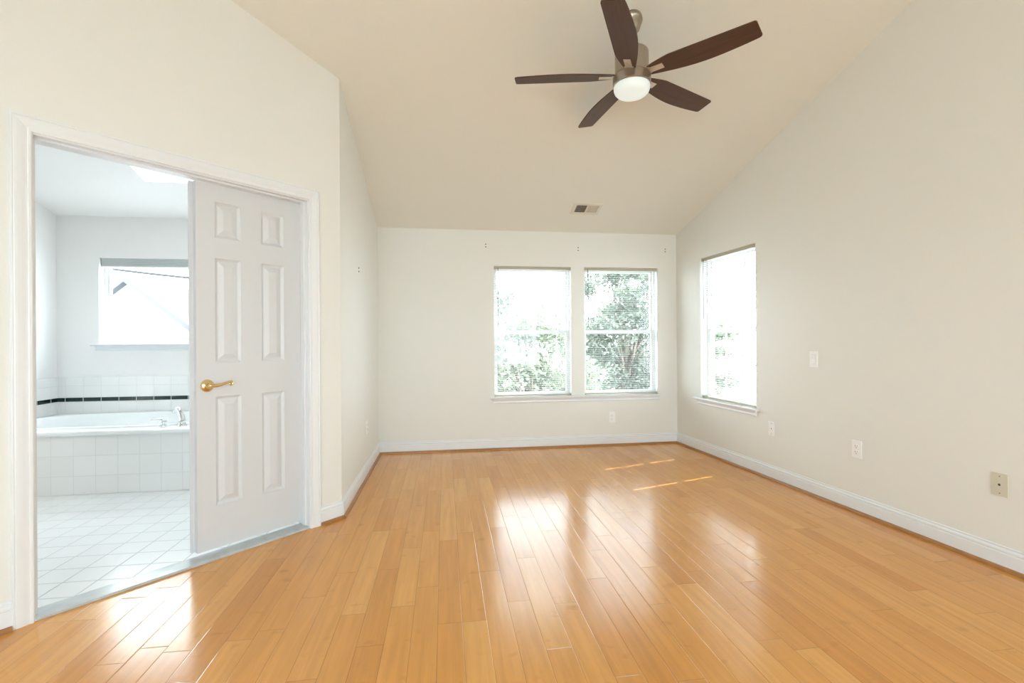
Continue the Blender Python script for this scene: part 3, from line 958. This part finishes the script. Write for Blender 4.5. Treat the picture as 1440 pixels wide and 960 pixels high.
# rocker switch
sw, h = plate_base('light_switch', F_RIGHT, 1.880, 1.000, 'white rocker light switch at waist height on the right wall', 'light switch', M['plate'])
mb = MB(); mb.prism([(-0.0165, -0.0062, 0.024), (-0.0165, -0.0105, 0.024), (-0.0165, -0.0070, 0.0575), (-0.0165, -0.0085, 0.091), (-0.0165, -0.0062, 0.091)], (0.033, 0, 0))
mb.build('rocker', M['plate'], sw)
MB().box((-0.0185, -0.0066, 0.022), (0.0185, -0.0061, 0.093)).build('rocker_bezel', M['ivory'], sw)

# curtain-rod bracket screws left in the walls
def screws(fr, x, z, label, group='leftover bracket screws'):
    rt = empty('bracket_screws', world(fr, x, 0, z - 0.02), fr[1])
    tag(rt, label, 'screws', group)
    for dz in (0.006, 0.034):
        MB().lathe([(0, 0.006), (0.0045, 0.005), (0.0065, 0.0002), (0.0, 0.0002)], 12, Matrix.Translation((0, 0, dz)) @ Matrix.Rotation(R(90), 4, 'X')).build('screw', M['screw'], rt)
screws(F_BACK, 0.436, 2.154, 'pair of dark wall screws above the left edge of the left window')
screws(F_BACK, 1.440, 2.137, 'pair of dark wall screws above the pier between the back windows')
screws(F_BACK, 2.438, 2.142, 'pair of dark wall screws above the right window near the corner')
screws(F_LEFT, 3.945, 1.721, 'pair of dark wall screws on the left wall')

# ------------------------------------------------------------------ bathroom: tile, tub, taps, shade
TY = 4.055
struct(MB().box((-3.600, YB - 0.009, 0.40), (-0.82, YB - 0.0005, 0.832), 0.001).build('trim_6', M['btile_wall']), 'white tile splashback on the bathroom back wall', 'tile')
struct(MB().box((-3.6015, 3.9, 0.40), (-3.593, YB - 0.0095, 0.832), 0.001).build('trim_7', M['btile_side']), 'white tile splashback on the bathroom left wall', 'tile')
struct(MB().box((-3.592, YB - 0.0115, 0.602), (-0.82, YB - 0.0092, 0.638)).build('trim_8', M['stripe']), 'dark green tile stripe along the bathroom back wall', 'tile stripe')
struct(MB().box((-3.5925, 3.9, 0.602), (-3.5905, YB - 0.0118, 0.638)).build('trim_9', M['stripe_side']), 'dark green tile stripe along the bathroom left wall', 'tile stripe')

TZ = 0.488
tub = empty('bathtub', (-2.45, (TY + YB) / 2, 0.005))
tag(tub, 'white drop-in bathtub with tiled front under the bathroom window', 'bathtub')
tx0, tx1 = -3.590 + 2.45, -0.83 + 2.45
ty0, ty1 = TY - (TY + YB) / 2, (YB - 0.012) - (TY + YB) / 2
MB().box((tx0, ty0, 0.0), (tx1, ty0 + 0.03, 0.452)).build('apron', M['btile_wall'], tub)
mb = MB(); bm = mb.bm
N = 72
cx_, cy_ = -0.25, 0.005
zt_ = TZ - 0.005
def rect_pt(a, x0, x1, y0, y1, z):
    dx, dy = math.cos(a), math.sin(a)
    ts = []
    if dx > 1e-9: ts.append((x1 - cx_) / dx)
    if dx < -1e-9: ts.append((x0 - cx_) / dx)
    if dy > 1e-9: ts.append((y1 - cy_) / dy)
    if dy < -1e-9: ts.append((y0 - cy_) / dy)
    t = min(ts)
    return (cx_ + dx * t, cy_ + dy * t, z)
angs = sorted([2 * math.pi * k / N for k in range(N)] + [math.atan2(y - cy_, x - cx_) % (2 * math.pi) for x in (tx0, tx1) for y in (ty0 - 0.02, ty1)])
rings = []
yo0 = ty0 - 0.020
rings.append([rect_pt(a, tx0, tx1, yo0, ty1, zt_ - 0.036) for a in angs])
rings.append([rect_pt(a, tx0, tx1, yo0 - 0.002, ty1, zt_ - 0.018) for a in angs])
rings.append([rect_pt(a, tx0, tx1, yo0 + 0.004, ty1, zt_ - 0.004) for a in angs])
rings.append([rect_pt(a, tx0, tx1, yo0 + 0.016, ty1, zt_) for a in angs])
def sup(a, rx, ry, z):
    c, s = math.cos(a), math.sin(a)
    e = 2 / 2.7
    return (cx_ + rx * math.copysign(abs(c) ** e, c), cy_ + ry * math.copysign(abs(s) ** e, s), z)
for rx, ry, dz in ((0.86, 0.43, 0.0), (0.855, 0.425, 0.012), (0.835, 0.405, 0.016), (0.815, 0.385, 0.010), (0.80, 0.37, -0.01), (0.77, 0.345, -0.10), (0.72, 0.31, -0.26), (0.64, 0.26, -0.36), (0.45, 0.18, -0.385), (0.05, 0.03, -0.39)):
    rings.append([sup(a, rx, ry, zt_ + dz) for a in angs])
mb.strip([[Vector(p) for p in rg] for rg in rings], closed_profile=True, caps=False)
bm.faces.ensure_lookup_table()
bmesh.ops.holes_fill(bm, edges=[e for e in bm.edges if e.is_boundary and all(abs(v.co.z - (zt_ - 0.39)) < 1e-4 for v in e.verts)])
mb.build('tub_shell', M['acrylic'], tub, smooth=35)

# taps on the front corner of the deck
fz = 0.005 + zt_ + 0.0008
fau = empty('bath_faucet', (-2.075, 4.155, fz))
tag(fau, 'chrome bath spout arching over the front rim of the tub', 'faucet')
MB().lathe([(0.0, 0.0), (0.033, 0.0), (0.033, 0.006), (0.028, 0.012), (0.025, 0.030), (0.027, 0.040), (0.020, 0.050), (0.0, 0.052)], 28).build('base', M['chrome'], fau, smooth=40)
pts_ = [(0.004 - 0.085 * (i / 14) ** 1.5, 0.050 * (i / 14) ** 1.4, 0.03 + 0.100 * math.sin(min(1.0, i / 11) * math.pi / 2) - (0.026 * max(0, (i - 11) / 3) ** 1.5)) for i in range(15)]
rs_ = [0.022 - 0.007 * i / 14 for i in range(15)]
MB().tube(pts_, rs_, 16).build('spout', M['chrome'], fau, smooth='all')
tap = empty('tap_handle', (-2.20, 4.135, fz))
tag(tap, 'chrome lever tap on the tub rim left of the spout', 'tap')
MB().lathe([(0.0, 0.0), (0.028, 0.0), (0.028, 0.005), (0.023, 0.010), (0.017, 0.016), (0.016, 0.024), (0.022, 0.032), (0.023, 0.042), (0.016, 0.054), (0.0, 0.058)], 28).build('base', M['chrome'], tap, smooth=40)
MB().tube([(0.005, 0, 0.048), (-0.020, 0.0, 0.060), (-0.055, 0.002, 0.0605), (-0.092, 0.004, 0.060)], [0.011, 0.0085, 0.0062, 0.0052], 12).build('lever', M['chrome'], tap, smooth='all')

# raised shade at the head of the bathroom window
sh = empty('window_shade', world(F_BACK, WB[0] + 0.004, 0.02, WB[3] - 0.085))
tag(sh, 'grey fabric shade stacked up at the top of the bathroom window', 'window shade')
sw_ = WB[1] - WB[0] - 0.008
MB().box((0, 0.004, 0.060), (sw_, 0.050, 0.0845), 0.002).build('headrail', M['shade'], sh)
mb = MB()
for i in range(5):
    z0_ = 0.012 + 0.0096 * i
    mb.prism([(0.003, 0.008, z0_), (0.003, 0.005, z0_ + 0.0047), (0.003, 0.008, z0_ + 0.0094), (0.003, 0.046, z0_ + 0.0094), (0.003, 0.049, z0_ + 0.0047), (0.003, 0.046, z0_)], (sw_ - 0.006, 0, 0))
mb.build('pleats', M['shade'], sh)
MB().box((0.002, 0.006, 0.0), (sw_ - 0.002, 0.048, 0.0115), 0.002).build('bottom_rail', M['plate'], sh)

# ------------------------------------------------------------------ outdoors
GZ = -3.2
mb = MB(); mb.box((-60, -50, GZ - 0.2), (70, 90, GZ))
struct(mb.build('ground', M['bounce_ground']), 'ground below the upstairs windows, made pale to bounce light indoors', 'ground')

rnd = random.Random(7)
def leaf_mesh(name, nleaf, rx, ry, rz_, size, blobs, seed):
    rg = random.Random(seed)
    cs = []
    for _ in range(blobs):
        while True:
            p = Vector((rg.uniform(-1, 1), rg.uniform(-1, 1), rg.uniform(-1, 1)))
            if p.length < 1: break
        cs.append((Vector((p.x * rx, p.y * ry, p.z * rz_)), rg.uniform(0.28, 0.55)))
    verts, faces = [], []
    for _ in range(nleaf):
        c, br = rg.choice(cs)
        d = Vector((rg.gauss(0, 1), rg.gauss(0, 1), rg.gauss(0, 1))).normalized() * br * (rg.random() ** 0.4)
        d.z *= 0.7
        p = c + d
        n = Vector((rg.gauss(0, 1), rg.gauss(0, 1), rg.gauss(0, 1) + 0.6)).normalized()
        u = n.orthogonal().normalized()
        u = (Matrix.Rotation(rg.uniform(0, 6.28), 3, n) @ u)
        v = n.cross(u)
        s = size * rg.uniform(0.7, 1.35)
        i = len(verts)
        verts += [p - u * s, p + v * s * 0.42 - u * s * 0.1, p + u * s, p - v * s * 0.42 - u * s * 0.1]
        faces.append((i, i + 1, i + 2, i + 3))
    me = bpy.data.meshes.new(name)
    me.from_pydata([tuple(v) for v in verts], [], faces)
    return me, cs

def tree(loc, height, crown_c, radii, nleaf, size, blobs, seed, m, label):
    rt = empty('tree', (loc[0], loc[1], GZ))
    tag(rt, label, 'tree', 'trees outside the windows')
    me, cs = leaf_mesh('foliage', nleaf, radii[0], radii[1], radii[2], size, blobs, seed)
    me.materials.append(m)
    fo = bpy.data.objects.new('foliage', me); COL.objects.link(fo)
    fo.parent = rt; fo.location = (0, 0, crown_c - GZ)
    rg = random.Random(seed + 1)
    MB().tube([(0, 0, 0), (0.06, 0.02, (crown_c - GZ) * 0.5), (-0.04, 0.05, crown_c - GZ), (0.0, 0.0, crown_c - GZ + radii[2] * 0.7)], [0.17, 0.13, 0.085, 0.03], 9).build('trunk', M['bark'], rt, smooth='all')
    bmx = MB()
    for c, _ in cs[::2]:
        b0 = Vector((0, 0, crown_c - GZ - radii[2] * 0.5 + rg.uniform(-0.4, 0.6)))
        e = Vector((c.x, c.y, c.z + crown_c - GZ))
        bmx.tube([b0, b0.lerp(e, 0.5) + Vector((0, 0, 0.12)), e], [0.045, 0.028, 0.010], 6)
    bmx.build('branches', M['bark'], rt, smooth='all')
    return rt
tree((1.75, 9.7), 8, 0.05, (1.25, 0.85, 1.75), 14000, 0.055, 60, 11, M['leaf_light'], 'pale green leafy tree low behind the left back window')
tree((4.75, 12.2), 9, 1.3, (1.55, 1.1, 2.6), 20000, 0.062, 80, 23, M['leaf'], 'tall grey-green tree filling the right back window')
tree((1.5, 16.0), 9, 0.4, (2.6, 1.5, 2.3), 10000, 0.10, 46, 31, M['leaf'], 'darker tree farther off behind the left back window')
tree((6.4, 17.0), 9, -0.2, (2.4, 1.5, 2.6), 9000, 0.11, 46, 37, M['leaf_light'], 'pale tree farther off behind the right back window')
tree((11.5, 20.5), 9, 0.6, (2.0, 1.6, 2.2), 5000, 0.12, 40, 41, M['leaf_light'], 'distant tree seen through the right wall window')

# neighbouring house seen through the bathroom window
nh = empty('neighbour_house', (-11.2, 19.0, GZ))
tag(nh, 'pale neighbouring house with a gable roof beyond the bathroom window', 'house')
MB().prism([(-3.4, 0, 0), (3.4, 0, 0), (3.4, 0, 3.75), (0.0, 0, 6.55), (-3.4, 0, 3.75)], (0, 7, 0)).build('wall', M['siding'], nh)
for sg in (-1, 1):
    MB().prism([(0, -0.35, 6.70), (sg * 3.8, -0.35, 3.57), (sg * 3.8, -0.35, 3.37), (0, -0.35, 6.50)], (0, 7.6, 0)).build('roof', M['roof'], nh)
wo = MB().box((-0.45, -0.05, 2.5), (0.45, -0.002, 3.7)).build('window', M['vinyl'], nh)
MB().box((-0.38, -0.056, 2.57), (0.38, -0.051, 3.63)).build('pane', M['glass'], wo)
MB().box((1.75, -2.4, 0), (6.0, -0.40, 4.38)).build('wing_wall', M['siding'], nh)
MB().prism([(1.55, -2.6, 4.40), (6.2, -2.6, 4.40), (6.2, -0.38, 4.62), (1.55, -0.38, 4.62)], (0, 0, 0.14)).build('wing_roof', M['roof'], nh)
tag(MB().tube([(-7.4 + 6.0 * i / 14, 8.0, 2.62 - 0.60 * math.sin(math.pi / 2 * (i / 14))) for i in range(15)], 0.019, 8).build('overhead_cable', M['wire']), 'dark overhead cable crossing the bathroom window view', 'cable')
